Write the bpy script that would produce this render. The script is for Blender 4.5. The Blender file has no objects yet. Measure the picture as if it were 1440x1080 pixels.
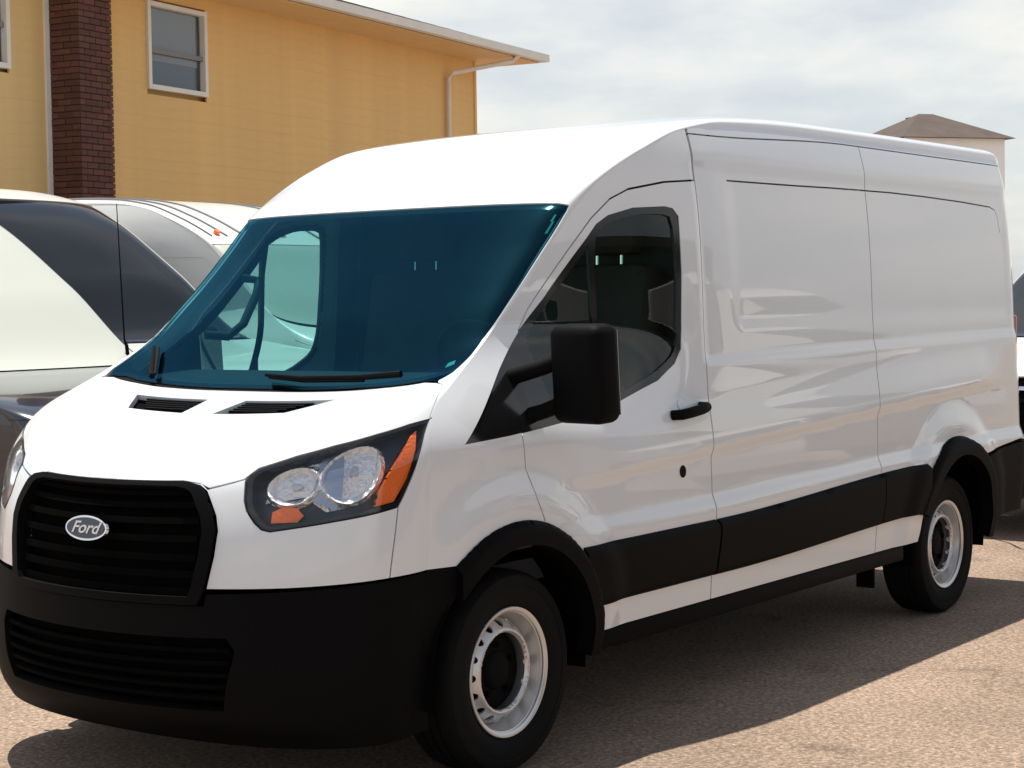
import bpy, bmesh, math, random
import numpy as np
from mathutils import Vector, Matrix
from mathutils.geometry import delaunay_2d_cdt
random.seed(7)
SC = bpy.context.scene
COL = SC.collection
# ------------------------------------------------------------------ camera
cam_d = bpy.data.cameras.new('camera'); cam = bpy.data.objects.new('camera', cam_d); COL.objects.link(cam)
yaw, pitch, roll, F = -2.50852, -0.04513, -0.01525, 2537.66
cy, sy, cp, sp = math.cos(yaw), math.sin(yaw), math.cos(pitch), math.sin(pitch)
f = Vector((cy*cp, sy*cp, sp)); r = Vector((sy, -cy, 0)); u = r.cross(f)
r2 = r*math.cos(roll) + u*math.sin(roll); u2 = u*math.cos(roll) - r*math.sin(roll)
M = Matrix((r2, u2, -f)).transposed().to_4x4(); M.translation = Vector((4.91738, 4.60281, 1.61116))
cam.matrix_world = M
cam_d.sensor_width = 36; cam_d.lens = 36*F/1440; cam_d.clip_end = 2000; cam_d.clip_start = .05
SC.camera = cam
# ------------------------------------------------------------------ sky, sun, exposure
SUN_DIR = Vector((.07, .205, -1)).normalized()
elev = math.asin(-SUN_DIR.z)
w = bpy.data.worlds.new('World'); SC.world = w; w.use_nodes = True
nt = w.node_tree; nt.nodes.clear()
def N(t, k, **kw):
    n = t.nodes.new(k)
    for a, b in kw.items():
        if a in n.inputs: n.inputs[a].default_value = b
        else: setattr(n, a, b)
    return n
sky = N(nt, 'ShaderNodeTexSky', sky_type='NISHITA', sun_disc=False)
sky.sun_elevation = elev; sky.sun_rotation = math.atan2(-SUN_DIR.x, -SUN_DIR.y); sky.dust_density = 1.5; sky.air_density = 1.0
tc = N(nt, 'ShaderNodeTexCoord')
mp = N(nt, 'ShaderNodeMapping'); mp.inputs['Scale'].default_value = (1, 1, 3.2)
nt.links.new(tc.outputs['Generated'], mp.inputs['Vector'])
cn = N(nt, 'ShaderNodeTexNoise', Scale=2.6, Detail=7, Roughness=.55); nt.links.new(mp.outputs[0], cn.inputs['Vector'])
cr = N(nt, 'ShaderNodeValToRGB'); cr.color_ramp.elements[0].position = .36; cr.color_ramp.elements[1].position = .62
nt.links.new(cn.outputs['Fac'], cr.inputs[0])
sx = N(nt, 'ShaderNodeSeparateXYZ'); nt.links.new(tc.outputs['Generated'], sx.inputs[0])
hz = N(nt, 'ShaderNodeMapRange', **{'From Min': 0.0, 'From Max': .75, 'To Min': 1.0, 'To Max': .3}); nt.links.new(sx.outputs['Z'], hz.inputs[0])
cov = N(nt, 'ShaderNodeMath', operation='MULTIPLY'); nt.links.new(hz.outputs[0], cov.inputs[1])
cadd = N(nt, 'ShaderNodeMapRange', **{'From Min': 0.0, 'From Max': 1.0, 'To Min': .55, 'To Max': 1.0}); nt.links.new(cr.outputs[0], cadd.inputs[0])
nt.links.new(cadd.outputs[0], cov.inputs[0])
cc = N(nt, 'ShaderNodeMix', data_type='RGBA'); 
cc.inputs[6].default_value = (7.2, 8.0, 8.6, 1); cc.inputs[7].default_value = (11.6, 11.0, 9.9, 1); nt.links.new(cr.outputs[0], cc.inputs[0])
mx = N(nt, 'ShaderNodeMix', data_type='RGBA'); nt.links.new(cov.outputs[0], mx.inputs[0]); nt.links.new(sky.outputs[0], mx.inputs[6]); nt.links.new(cc.outputs[2], mx.inputs[7])
bg = N(nt, 'ShaderNodeBackground', Strength=.075); nt.links.new(mx.outputs[2], bg.inputs[0])
wo = N(nt, 'ShaderNodeOutputWorld'); nt.links.new(bg.outputs[0], wo.inputs[0])
sl = bpy.data.lights.new('sun', 'SUN'); sl.energy = 5; sl.angle = math.radians(.5); sl.color = (1, .94, .84)
so = bpy.data.objects.new('sun', sl); COL.objects.link(so); so.rotation_euler = SUN_DIR.to_track_quat('-Z', 'Y').to_euler(); so.location = (0, 0, 30)
SC.view_settings.view_transform = 'Standard'; SC.view_settings.look = 'None'; SC.view_settings.exposure = 0.45; SC.view_settings.gamma = 1
try: SC.view_settings.use_curve_mapping = False
except Exception: pass
# ------------------------------------------------------------------ materials
def mat(name, col, rough=.5, metal=0, coat=0, bump=None, var=None, alpha=1, emit=None, spec=None, ior=None):
    m = bpy.data.materials.new(name); m.use_nodes = True; t = m.node_tree; b = t.nodes['Principled BSDF']
    b.inputs['Base Color'].default_value = (*col, 1); b.inputs['Roughness'].default_value = rough; b.inputs['Metallic'].default_value = metal
    b.inputs['Coat Weight'].default_value = coat; b.inputs['Coat Roughness'].default_value = .02
    if spec is not None: b.inputs['Specular IOR Level'].default_value = spec
    tcn = N(t, 'ShaderNodeTexCoord')
    if var:   # (scale, amount)
        n = N(t, 'ShaderNodeTexNoise', Scale=var[0], Detail=6, Roughness=.6); t.links.new(tcn.outputs['Object'], n.inputs['Vector'])
        mr = N(t, 'ShaderNodeMapRange', **{'From Min': .3, 'From Max': .7, 'To Min': 1-var[1], 'To Max': 1+var[1]}); t.links.new(n.outputs['Fac'], mr.inputs[0])
        vm = N(t, 'ShaderNodeVectorMath', operation='SCALE'); vm.inputs[0].default_value = col; t.links.new(mr.outputs[0], vm.inputs['Scale'])
        t.links.new(vm.outputs[0], b.inputs['Base Color'])
    if bump:  # (scale, strength)
        n = N(t, 'ShaderNodeTexNoise', Scale=bump[0], Detail=5); t.links.new(tcn.outputs['Object'], n.inputs['Vector'])
        bp = N(t, 'ShaderNodeBump', Strength=bump[1], Distance=.01); t.links.new(n.outputs['Fac'], bp.inputs['Height']); t.links.new(bp.outputs[0], b.inputs['Normal'])
    return m
def glass(name, tint, rough=0.0, refl=(1, 1, 1), ior=1.5):
    m = bpy.data.materials.new(name); m.use_nodes = True; t = m.node_tree; t.nodes.clear()
    tr = N(t, 'ShaderNodeBsdfTransparent'); tr.inputs[0].default_value = (*tint, 1)
    gl = N(t, 'ShaderNodeBsdfGlossy', Roughness=rough); gl.inputs[0].default_value = (*refl, 1)
    fr = N(t, 'ShaderNodeFresnel'); mxs = N(t, 'ShaderNodeMixShader'); ge = N(t, 'ShaderNodeNewGeometry')
    mi = N(t, 'ShaderNodeMapRange', **{'To Min': ior, 'To Max': 1/ior}); t.links.new(ge.outputs['Backfacing'], mi.inputs[0]); t.links.new(mi.outputs[0], fr.inputs['IOR'])
    t.links.new(fr.outputs[0], mxs.inputs[0]); t.links.new(tr.outputs[0], mxs.inputs[1]); t.links.new(gl.outputs[0], mxs.inputs[2])
    o = N(t, 'ShaderNodeOutputMaterial'); t.links.new(mxs.outputs[0], o.inputs[0]); return m
WHITE = mat('white_paint', (.70, .735, .775), .3, coat=1, var=(1.3, .02), bump=(1.7, .12))
BLACKP = mat('black_plastic', (.0028, .0028, .0032), .62, bump=(400, .1), spec=.07)
GLOSSBLK = mat('gloss_black', (.008, .008, .009), .12)
RUBBER = mat('tyre_rubber', (.005, .005, .005), .8, bump=(60, .2), spec=.15)
STEEL = mat('silver_steel', (.66, .66, .66), .32, metal=.6, var=(9, .03))
DARKM = mat('dark_metal', (.003, .003, .003), .85, spec=.02, var=(8, .3))
CHROME = mat('chrome', (.8, .8, .82), .06, metal=1)
REFL = mat('reflector_chrome', (.92, .93, .95), .14, metal=.9, bump=(55, 1.6))
AMBER = mat('amber_plastic', (1, .17, .01), .18, coat=.5, bump=(90, .5))
BADGE = mat('badge_blue', (.01, .015, .05), .2, coat=.6)
WSG = glass('windshield_glass', (.26, .50, .54), refl=(.08, .37, .60), ior=1.75)
SIDEG = glass('side_glass', (.78, .95, .84), ior=1.42)
LENS = glass('lens_clear', (.86, .88, .9), ior=1.45)
DGLASS = mat('dark_window', (.012, .018, .02), .03, coat=.3)
CABIN = mat('cabin_plastic', (.028, .035, .045), .7, bump=(150, .2))
SEATM = mat('seat_cloth', (.03, .03, .033), .9, bump=(250, .4))
REDM = mat('tail_red', (.4, .01, .01), .15)
# ------------------------------------------------------------------ helpers
def obj(name, me, m=None, parent=None):
    o = bpy.data.objects.new(name, me); COL.objects.link(o)
    if m is not None and not me.materials: me.materials.append(m)
    if parent: o.parent = parent
    return o
def empty(name, loc, label, cat, rz=0, group=None):
    o = bpy.data.objects.new(name, None); COL.objects.link(o); o.location = loc; o.rotation_euler = (0, 0, rz)
    o['label'] = label; o['category'] = cat; o.empty_display_size = .2
    if group: o['group'] = group
    return o
def from_bm(name, bm, m, parent=None, smooth=None):
    me = bpy.data.meshes.new(name); bmesh.ops.recalc_face_normals(bm, faces=bm.faces); bm.to_mesh(me); bm.free()
    if smooth is not None:
        me.polygons.foreach_set('use_smooth', [True]*len(me.polygons)); me.set_sharp_from_angle(angle=math.radians(smooth))
    return obj(name, me, m, parent)
def add_box(bm, lo, hi, bev=0, seg=2, rot=None, cen=None):
    lo, hi = Vector(lo), Vector(hi); c = (lo+hi)/2; d = hi-lo
    g = bmesh.ops.create_cube(bm, size=1); vs = g['verts']
    for v in vs: v.co = Vector((v.co.x*d.x, v.co.y*d.y, v.co.z*d.z))
    if bev > 0:
        es = list({e for v in vs for e in v.link_edges})
        gg = bmesh.ops.bevel(bm, geom=es, offset=bev, segments=seg, affect='EDGES', profile=.5)
        vs = list({v for fc in gg['faces'] for v in fc.verts} | {v for v in vs if v.is_valid})
    for v in vs:
        if rot is not None: v.co = rot @ v.co
        v.co += c
    return vs
def box(name, lo, hi, m, parent=None, bev=0, rot=None, smooth=30, seg=2):
    bm = bmesh.new(); add_box(bm, lo, hi, bev, seg, rot); return from_bm(name, bm, m, parent, smooth if bev else None)
def tube(bm, pts, rad, seg=8, closed=False):
    pts = [Vector(p) for p in pts]; rings = []; n = len(pts); up = Vector((0, 0, 1))
    for i, p in enumerate(pts):
        a = pts[i-1] if (i > 0 or closed) else p; b = pts[(i+1) % n] if (i < n-1 or closed) else p
        d = (b-a).normalized(); s = d.cross(up)
        if s.length < .05: s = d.cross(Vector((1, 0, 0)))
        s.normalize(); t = s.cross(d)
        rr = rad[i] if isinstance(rad, (list, tuple)) else rad
        rings.append([bm.verts.new(p + s*math.cos(k*2*math.pi/seg)*rr + t*math.sin(k*2*math.pi/seg)*rr) for k in range(seg)])
    for i in range(n if closed else n-1):
        A, B = rings[i], rings[(i+1) % n]
        for k in range(seg): bm.faces.new((A[k], A[(k+1) % seg], B[(k+1) % seg], B[k]))
    if not closed:
        bm.faces.new(rings[0][::-1]); bm.faces.new(rings[-1])
def lathe(prof, seg=64, axis='y'):
    """prof: (r, y) list revolved about the y axis"""
    bm = bmesh.new(); R = []
    for k in range(seg):
        a = 2*math.pi*k/seg
        R.append([bm.verts.new((rr*math.cos(a), yy, rr*math.sin(a))) for rr, yy in prof])
    for k in range(seg):
        A, B = R[k], R[(k+1) % seg]
        for i in range(len(prof)-1): bm.faces.new((A[i], A[i+1], B[i+1], B[i]))
    bmesh.ops.remove_doubles(bm, verts=bm.verts, dist=1e-5)
    return bm
def ss(a, b, x):
    t = np.clip((np.asarray(x, float)-a)/(b-a), 0, 1); return t*t*(3-2*t)
def pch(xs, ys, x):
    xs = np.array(xs, float); ys = np.array(ys, float); h = np.diff(xs); d = np.diff(ys)/h; m = np.zeros(len(xs)); m[0] = d[0]; m[-1] = d[-1]
    for i in range(1, len(xs)-1):
        if d[i-1]*d[i] > 0:
            w1 = 2*h[i]+h[i-1]; w2 = h[i]+2*h[i-1]; m[i] = (w1+w2)/(w1/d[i-1]+w2/d[i])
    x = np.asarray(x, float); xc = np.clip(x, xs[0], xs[-1]); k = np.clip(np.searchsorted(xs, xc, side='right')-1, 0, len(xs)-2); t = (xc-xs[k])/h[k]
    q = (2*t**3-3*t*t+1)*ys[k]+(t**3-2*t*t+t)*h[k]*m[k]+(-2*t**3+3*t*t)*ys[k+1]+(t**3-t*t)*h[k]*m[k+1]
    return q+np.where(x < xs[0], (x-xs[0])*m[0], 0)+np.where(x > xs[-1], (x-xs[-1])*m[-1], 0)
class Skin:
    """body skin: rows give centre line (x,z), edge line (x,z) and squareness; side follows Y(x,z)"""
    def __init__(s, rows, Y, YD=None):
        r = np.array(rows, float); s.r = r; s.Y = Y; s.YD = YD or Y
        d = .5*np.hypot(np.diff(r[:, 0]), np.diff(r[:, 1]))+.5*np.hypot(np.diff(r[:, 2]), np.diff(r[:, 3]))
        s.u = np.r_[0, np.cumsum(d)]; s.L = s.u[-1]
    def P(s, k, u): return pch(s.u, s.r[:, k], np.clip(u, 0, s.L))
    def T(s, u, w):
        cx, cz, ex, ez, n = [s.P(k, u) for k in range(5)]
        ye = s.Y(ex, ez); w = np.clip(w, -1, 1); q = 1-(1-np.abs(w))**2.5; g = 1-(1-np.minimum(q, 1)**n)**(1/n)
        return np.stack([cx+(ex-cx)*g, np.sign(w)*q*ye, cz+(ez-cz)*g], -1)
    def S(s, x, z): return np.stack([x, s.YD(x, z), z], -1)
    def SR(s, x, z): return np.stack([x, -s.YD(x, z), z], -1)
    def edge(s, u0=0, u1=None, n=120):
        uu = np.linspace(u0, s.L if u1 is None else u1, n); return list(zip(s.P(2, uu), s.P(3, uu)))
def pip(P, poly):
    x, y = P[:, 0], P[:, 1]; c = np.zeros(len(P), bool); n = len(poly)
    for i in range(n):
        x1, y1 = poly[i]; x2, y2 = poly[(i+1) % n]
        if y1 == y2: continue
        k = ((y1 > y) != (y2 > y)) & (x < (x2-x1)*(y-y1)/(y2-y1)+x1); c ^= k
    return c
def grow(poly, d):
    """offset a polygon outward by d"""
    P = np.array(poly, float); A = .5*np.sum(P[:, 0]*np.roll(P[:, 1], -1)-np.roll(P[:, 0], -1)*P[:, 1]); s = 1 if A > 0 else -1
    e1 = P-np.roll(P, 1, 0); e2 = np.roll(P, -1, 0)-P
    n1 = np.stack([e1[:, 1], -e1[:, 0]], 1)*s; n2 = np.stack([e2[:, 1], -e2[:, 0]], 1)*s
    n1 /= np.linalg.norm(n1, axis=1)[:, None]+1e-12; n2 /= np.linalg.norm(n2, axis=1)[:, None]+1e-12
    b = n1+n2; b /= np.linalg.norm(b, axis=1)[:, None]+1e-12; k = 1/np.clip(np.sum(b*n1, 1), .5, 1)
    return [tuple(v) for v in P+b*(d*k)[:, None]]
def thick(line, wd):
    P = np.array(line, float); d = np.gradient(P, axis=0); d /= np.linalg.norm(d, axis=1)[:, None]; n = np.stack([-d[:, 1], d[:, 0]], 1)*wd/2
    return [tuple(v) for v in np.r_[P+n, (P-n)[::-1]]]
def smooth_poly(P, it=2, keep=()):
    for _ in range(it):
        Q = []
        for i in range(len(P)):
            a, b = np.array(P[i]), np.array(P[(i+1) % len(P)]); Q += [tuple(a*.8+b*.2), tuple(a*.2+b*.8)]
        P = Q
    return P
def dens(poly, st):
    out = []
    for i in range(len(poly)):
        a, b = np.array(poly[i]), np.array(poly[(i+1) % len(poly)]); k = max(1, int(np.ceil(np.linalg.norm(b-a)/st)))
        for j in range(k): out.append(tuple(a+(b-a)*j/k))
    return out
def panel(name, fn, inc, exc, step, m, parent, off=0., flange=.016, sgn=-1, wsc=1., smooth_only=False):
    """triangulate region (inside every inc[0], outside exc) of the surface fn(a,b); b is scaled by wsc while meshing"""
    sc = np.array([1, wsc])
    polys = [dens([(p[0], p[1]*wsc) for p in q], step) for q in [inc]+list(exc)]
    big = np.array(polys[0]); lo, hi = big.min(0), big.max(0)
    gx = np.arange(lo[0]+step/2, hi[0], step); gy = np.arange(lo[1]+step/2, hi[1], step)
    G = np.stack(np.meshgrid(gx, gy), -1).reshape(-1, 2); G = G+((np.arange(len(G)) % 2)[:, None]*.12*step)
    k = pip(G, polys[0])
    for q in polys[1:]: k &= ~pip(G, q)
    G = G[k]; V = []; E = []
    for q in polys:
        b0 = len(V); V += [Vector(t) for t in q]; E += [(b0+i, b0+(i+1) % len(q)) for i in range(len(q))]
    V += [Vector(t) for t in G]
    ov, oe, of, _, _, _ = delaunay_2d_cdt(V, E, [], 0, 1e-6)
    W = np.array([(v[0], v[1]) for v in ov]); Fc = np.array([tuple(t) for t in of if len(t) == 3]); C = W[Fc].mean(1)
    k = pip(C, polys[0])
    for q in polys[1:]: k &= ~pip(C, q)
    Fc = Fc[k]; used = np.unique(Fc); rm = -np.ones(len(W), int); rm[used] = np.arange(len(used)); Fc = rm[Fc]; W = W[used]/sc
    a, b = W[:, 0], W[:, 1]; X = fn(a, b); e = 2e-3
    da = fn(a+e, b)-fn(a-e, b); db = fn(a, b+e/wsc)-fn(a, b-e/wsc)
    nn = np.cross(da, db)*sgn; nn /= np.linalg.norm(nn, axis=1)[:, None]+1e-12; X = X+nn*off
    tn = np.cross(X[Fc[:, 1]]-X[Fc[:, 0]], X[Fc[:, 2]]-X[Fc[:, 0]]); fl = np.sum(tn*nn[Fc[:, 0]], 1) < 0; Fc[fl] = Fc[fl][:, ::-1]
    faces = Fc.tolist(); verts = X.tolist(); nrm = nn.tolist(); nmain = len(faces)
    if flange:
        cnt = {}
        for t in faces:
            for i in range(3):
                p, q = t[i], t[(i+1) % 3]; cnt.setdefault((min(p, q), max(p, q)), []).append((p, q))
        be = [v[0] for v in cnt.values() if len(v) == 1]; mo = {}; mi = {}
        for p, q in be:
            for i in (p, q):
                if i not in mo:
                    mo[i] = len(verts); verts.append(X[i].tolist()); nrm.append(None); mi[i] = len(verts); verts.append((X[i]-nn[i]*flange).tolist()); nrm.append(None)
            faces.append([mo[q], mo[p], mi[p], mi[q]])
    me = bpy.data.meshes.new(name); me.from_pydata(verts, [], faces); me.update()
    me.polygons.foreach_set('use_smooth', [True]*len(me.polygons))
    ln = []
    for pi, pl in enumerate(me.polygons):
        for vi in pl.vertices: ln.append(nrm[vi] if nrm[vi] is not None else tuple(pl.normal))
    me.normals_split_custom_set(ln)
    return obj(name, me, m, parent)
def arc(cx, cz, rad, a0, a1, n=24):
    return [(cx+rad*math.cos(math.radians(a0+(a1-a0)*i/n)), cz+rad*math.sin(math.radians(a0+(a1-a0)*i/n))) for i in range(n+1)]
# ================================================================== GROUND
def ground_mat():
    m = bpy.data.materials.new('worn_asphalt'); m.use_nodes = True; t = m.node_tree; b = t.nodes['Principled BSDF']; b.inputs['Roughness'].default_value = .9; b.inputs['Specular IOR Level'].default_value = .25
    tcn = N(t, 'ShaderNodeTexCoord')
    n1 = N(t, 'ShaderNodeTexNoise', Scale=52, Detail=8, Roughness=.75); n2 = N(t, 'ShaderNodeTexNoise', Scale=.55, Detail=5, Roughness=.6)
    v = N(t, 'ShaderNodeTexVoronoi', Scale=75)
    for q in (n1, n2, v): t.links.new(tcn.outputs['Object'], q.inputs['Vector'])
    r1 = N(t, 'ShaderNodeValToRGB'); E_ = r1.color_ramp.elements; E_[0].position = .3; E_[0].color = (.10, .073, .055, 1); E_[1].position = .7; E_[1].color = (.47, .355, .27, 1)
    e = E_.new(.5); e.color = (.245, .182, .138, 1); t.links.new(n1.outputs['Fac'], r1.inputs[0])
    mr = N(t, 'ShaderNodeMapRange', **{'From Min': .3, 'From Max': .7, 'To Min': .72, 'To Max': 1.2}); t.links.new(n2.outputs['Fac'], mr.inputs[0])
    mv = N(t, 'ShaderNodeMapRange', **{'From Min': 0., 'From Max': 1., 'To Min': .7, 'To Max': 1.35}); t.links.new(v.outputs['Color'], mv.inputs[0])
    n3 = N(t, 'ShaderNodeTexNoise', Scale=1.9, Detail=7, Roughness=.7, Distortion=.6); t.links.new(tcn.outputs['Object'], n3.inputs['Vector'])
    m3 = N(t, 'ShaderNodeMapRange', **{'From Min': .56, 'From Max': .70, 'To Min': 1.0, 'To Max': .62}); t.links.new(n3.outputs['Fac'], m3.inputs[0])
    m4 = N(t, 'ShaderNodeMath', operation='MULTIPLY'); t.links.new(mr.outputs[0], m4.inputs[0]); t.links.new(m3.outputs[0], m4.inputs[1]); mr = m4
    mm = N(t, 'ShaderNodeMath', operation='MULTIPLY'); t.links.new(mr.outputs[0], mm.inputs[0]); t.links.new(mv.outputs[0], mm.inputs[1])
    vm = N(t, 'ShaderNodeVectorMath', operation='SCALE'); t.links.new(r1.outputs[0], vm.inputs[0]); t.links.new(mm.outputs[0], vm.inputs['Scale']); t.links.new(vm.outputs[0], b.inputs['Base Color'])
    bp = N(t, 'ShaderNodeBump', Strength=.5, Distance=.012); t.links.new(n1.outputs['Fac'], bp.inputs['Height']); t.links.new(bp.outputs[0], b.inputs['Normal'])
    return m
GM = ground_mat()
bm = bmesh.new(); R_ = 600
for i in range(1): bm.faces.new([bm.verts.new(v) for v in ((-R_, -R_, 0), (R_, -R_, 0), (R_, R_, 0), (-R_, R_, 0))])
g = from_bm('ground', bm, GM); g['kind'] = 'structure'
CRK = mat('crack_fill', (.03, .022, .018), .95)
for k, (pts) in enumerate([[(-7.4, -.6), (-6.3, .35), (-5.4, 1.1), (-4.7, 1.9), (-3.6, 2.7)], [(-6.2, 1.6), (-4.9, 2.5), (-3.9, 3.6)]]):
    bm = bmesh.new(); P = []
    for i in range(len(pts)-1):
        for j in range(14):
            s_ = j/14; P.append((pts[i][0]*(1-s_)+pts[i+1][0]*s_+random.uniform(-.012, .012), pts[i][1]*(1-s_)+pts[i+1][1]*s_+random.uniform(-.012, .012)))
    vs = [(bm.verts.new((x, y-random.uniform(.003, .012), .004)), bm.verts.new((x, y+random.uniform(.003, .012), .004))) for x, y in P]
    for i in range(len(vs)-1): bm.faces.new((vs[i][0], vs[i+1][0], vs[i+1][1], vs[i][1]))
    o = from_bm('ground_crack', bm, CRK); o['kind'] = 'structure'
# ================================================================== MAIN VAN
ZP = [.2, .35, .5, .8, 1.05, 1.25, 1.45, 1.7, 1.95, 2.15, 2.3, 2.4]
YP = [.975, .99, 1.0, 1.005, 1.0, .994, .987, .976, .958, .930, .893, .86]
def Y0(x, z):
    y = pch(ZP, YP, z); y = y-.052*np.clip((x+.2)/.7, 0, 2)**2; y = y-.15*ss(1.1, 1.55, z)*ss(-1.5, -.35, x)
    return y-.06*np.clip((-4.6-x)/.2, 0, 1)**3
def ledge(c, wd, z): return np.exp(-((z-c)/wd)**2)
def rbox(x, z, x0, x1, z0, z1, s=.03):
    return ss(x0-s, x0+s, x)*(1-ss(x1-s, x1+s, x))*ss(z0-s, z0+s, z)*(1-ss(z1-s, z1+s, z))
def YD(x, z):
    y = Y0(x, z); k = ss(.15, -.5, -x) if False else 1-ss(-.75, -.1, x)
    zt = 1.36+.012*(-x-1.3)
    y = y-.014*ss(zt-.02, zt+.035, z)*(1-ss(2.12, 2.2, z))*(1-ss(-1.36, -1.30, x))*.8
    y = y-.0035*rbox(x, z, -4.62, -1.60, 1.50, 2.09, .06)
    zl = 1.03+.045*(-x-1.32); y = y+.016*ss(zl-.05, zl, z)*(1-ss(zl, zl+.22, z))*k*ss(-4.5, -4.1, x)
    y = y+.02*(1-ss(.775+.02*np.clip(-x-1.3, 0, 3), .845+.02*np.clip(-x-1.3, 0, 3), z))*ss(.5, .7, z)*k
    for cx, rr in ((0., .5), (-3.75, .525)):
        d = np.hypot(x-cx, z-.37); y = y+.022*(1-ss(rr+.05, rr+.20, d))*ss(.3, .5, z)*(1-ss(.26, .45, x))
    return y
ROWS = [(.86,.20,.50,.22,2.2),(.97,.30,.48,.32,2.1),(1.02,.45,.45,.48,2.02),(1.01,.65,.44,.68,1.98),(.99,.87,.42,.92,1.95),(.95,1.01,.40,1.12,1.92),
(.91,1.065,.355,1.235,1.95),(.80,1.14,.30,1.285,2.25),(.58,1.22,.21,1.335,2.7),(.34,1.285,.09,1.40,2.8),(.22,1.32,-.03,1.467,2.8),
(-.05,1.575,-.30,1.66,2.8),(-.29,1.79,-.50,1.835,2.8),(-.51,1.985,-.66,1.98,2.8),(-.71,2.085,-.80,2.075,2.9),(-1.0,2.215,-1.05,2.195,3.0),
(-1.38,2.335,-1.30,2.285,3.2),(-1.8,2.395,-1.6,2.325,3.4),(-2.5,2.425,-2.4,2.345,3.7),(-4.62,2.43,-4.62,2.35,4),(-4.74,2.415,-4.74,2.33,3.6),(-4.79,2.36,-4.78,2.27,3.2)]
VS = Skin(ROWS, Y0, YD)
van = empty('cargo_van', (0, 0, 0), 'white medium-roof cargo van in the middle of the lot with black lower trim', 'van')
def both(name, inc, exc, step, m, parent=None, **kw):
    a = panel(name, VS.S, inc, exc, step, m, parent or van, sgn=-1, **kw)
    b = panel(name, VS.SR, inc, exc, step, m, parent or van, sgn=1, **kw); return a, b
EDGE = VS.edge(0, VS.L, 260)            # nose bottom ... rear roof
def edge_between(x0, x1): return [p for p in EDGE if x0 >= p[0] >= x1]
WOUT = [(.241,1.145),(-.07,1.38),(-.418,1.623),(-.683,1.847),(-.74,1.90),(-.808,1.935),(-.947,1.967),(-1.127,1.977),(-1.175,1.97),(-1.205,1.94),(-1.20,1.728),(-1.18,1.50),(-1.165,1.42),(-1.113,1.365),(-.987,1.304),(-.66,1.227),(-.357,1.188),(0.,1.158)]
DOOR = [(-1.312,.417),(-1.318,.82),(-1.314,1.22),(-1.324,1.53),(-1.337,1.81),(-1.344,2.083),(-1.14,2.068),(-.93,2.033),(-.83,1.995),(-.72,1.92),(-.64,1.85),(-.48,1.713),(-.327,1.586),(-.26,1.51),(-.235,1.44),(-.19,1.34),(-.065,1.157),(-.068,1.041),(-.105,.93),(-.141,.86)]+[p for p in arc(0, .37, .42, 106, 174, 14)]+[(-.425,.417)]
ARCH_F = arc(0, .37, .43, -20, 200, 40); ARCH_R = arc(-3.75, .37, .45, -20, 200, 40)
ZC = 2.29; XB = -1.34; XQ = -2.87
# white flank panels
def seamx(z): return XQ-.04*(z-1.0)
fl_edge = [p for p in EDGE if p[0] <= -1.2]
rs = lambda x: 2.272+.045*float(ss(-1.37, -2.6, x)) if False else 2.272+.043*float(ss(1.37, 2.8, -x))
top_line = [(x, rs(x)) for x in np.linspace(-1.345, -4.70, 30)]
# cargo side panel (B pillar to seam)
A = [(-1.320,.417),(-1.326,.82),(-1.322,1.22),(-1.332,1.53),(-1.345,1.81),(-1.353,2.083),(-1.352,rs(-1.36))]+[(x, rs(x)) for x in np.linspace(-1.5, -2.90, 12)]+[(seamx(z)+.004, z) for z in np.linspace(rs(-2.9), .417, 12)]
GRV1 = thick([(-1.60, 2.097), (-1.85, 2.099), (-2.2, 2.102), (-2.55, 2.107), (-2.80, 2.109), (-3.2, 2.111)], .007)
GRV2 = thick([(-2.80, 2.109), (-3.2, 2.111), (-3.6, 2.107), (-4.05, 2.098), (-4.45, 2.084), (-4.515, 2.07), (-4.545, 2.03), (-4.555, 1.95)], .007)
both('side_panel', A, [GRV1], .019, WHITE)
B = [(seamx(z)-.004, z) for z in np.linspace(.417, rs(-2.9), 12)]+[(x, rs(x)) for x in np.linspace(-3.0, -4.70, 12)]+[(-4.775, 2.25), (-4.79, 2.1), (-4.79, .80), (-3.9, .78), (-3.9,.417)]
both('rear_quarter_panel', B, [ARCH_R, GRV2, [(-4.9,.3),(-3.75,.3),(-3.75,.75),(-4.1,.79),(-4.9,.85)]], .019, WHITE)
# strip between gutter seam and roof edge
RR = [(x, rs(x)+.006) for x in np.linspace(-1.352, -4.70, 30)]+[(-4.77, 2.262)]+[p for p in EDGE if p[0] <= -1.352][::-1]
RR = [(-1.352, rs(-1.352)+.006)]+[(x, rs(x)+.006) for x in np.linspace(-1.5, -4.70, 30)]+[(x, z) for x, z in EDGE if -4.74 < x < -1.352][::-1]
both('roof_rail', RR, [], .03, WHITE, flange=.012)
# front fender + A pillar + cab cap side
FE = [p for p in EDGE if p[0] >= XB+.004]
FND = FE+[(-1.336, 2.30), (-1.336,2.09)]+[(-1.14,2.076),(-.93,2.041),(-.5,1.6),(-.4,1.4),(-.2,1.2),(-.16,.7),(-.2,.4),(.0,.4),(.48,.3)]
BUMPX = [(1.2,.1),(1.2,.757),(.30,.757),(.20,.72),(.2,.1)]
both('front_fender', FND, [grow(DOOR, .006), grow(WOUT, -.002), ARCH_F, BUMPX], .022, WHITE)
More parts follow.
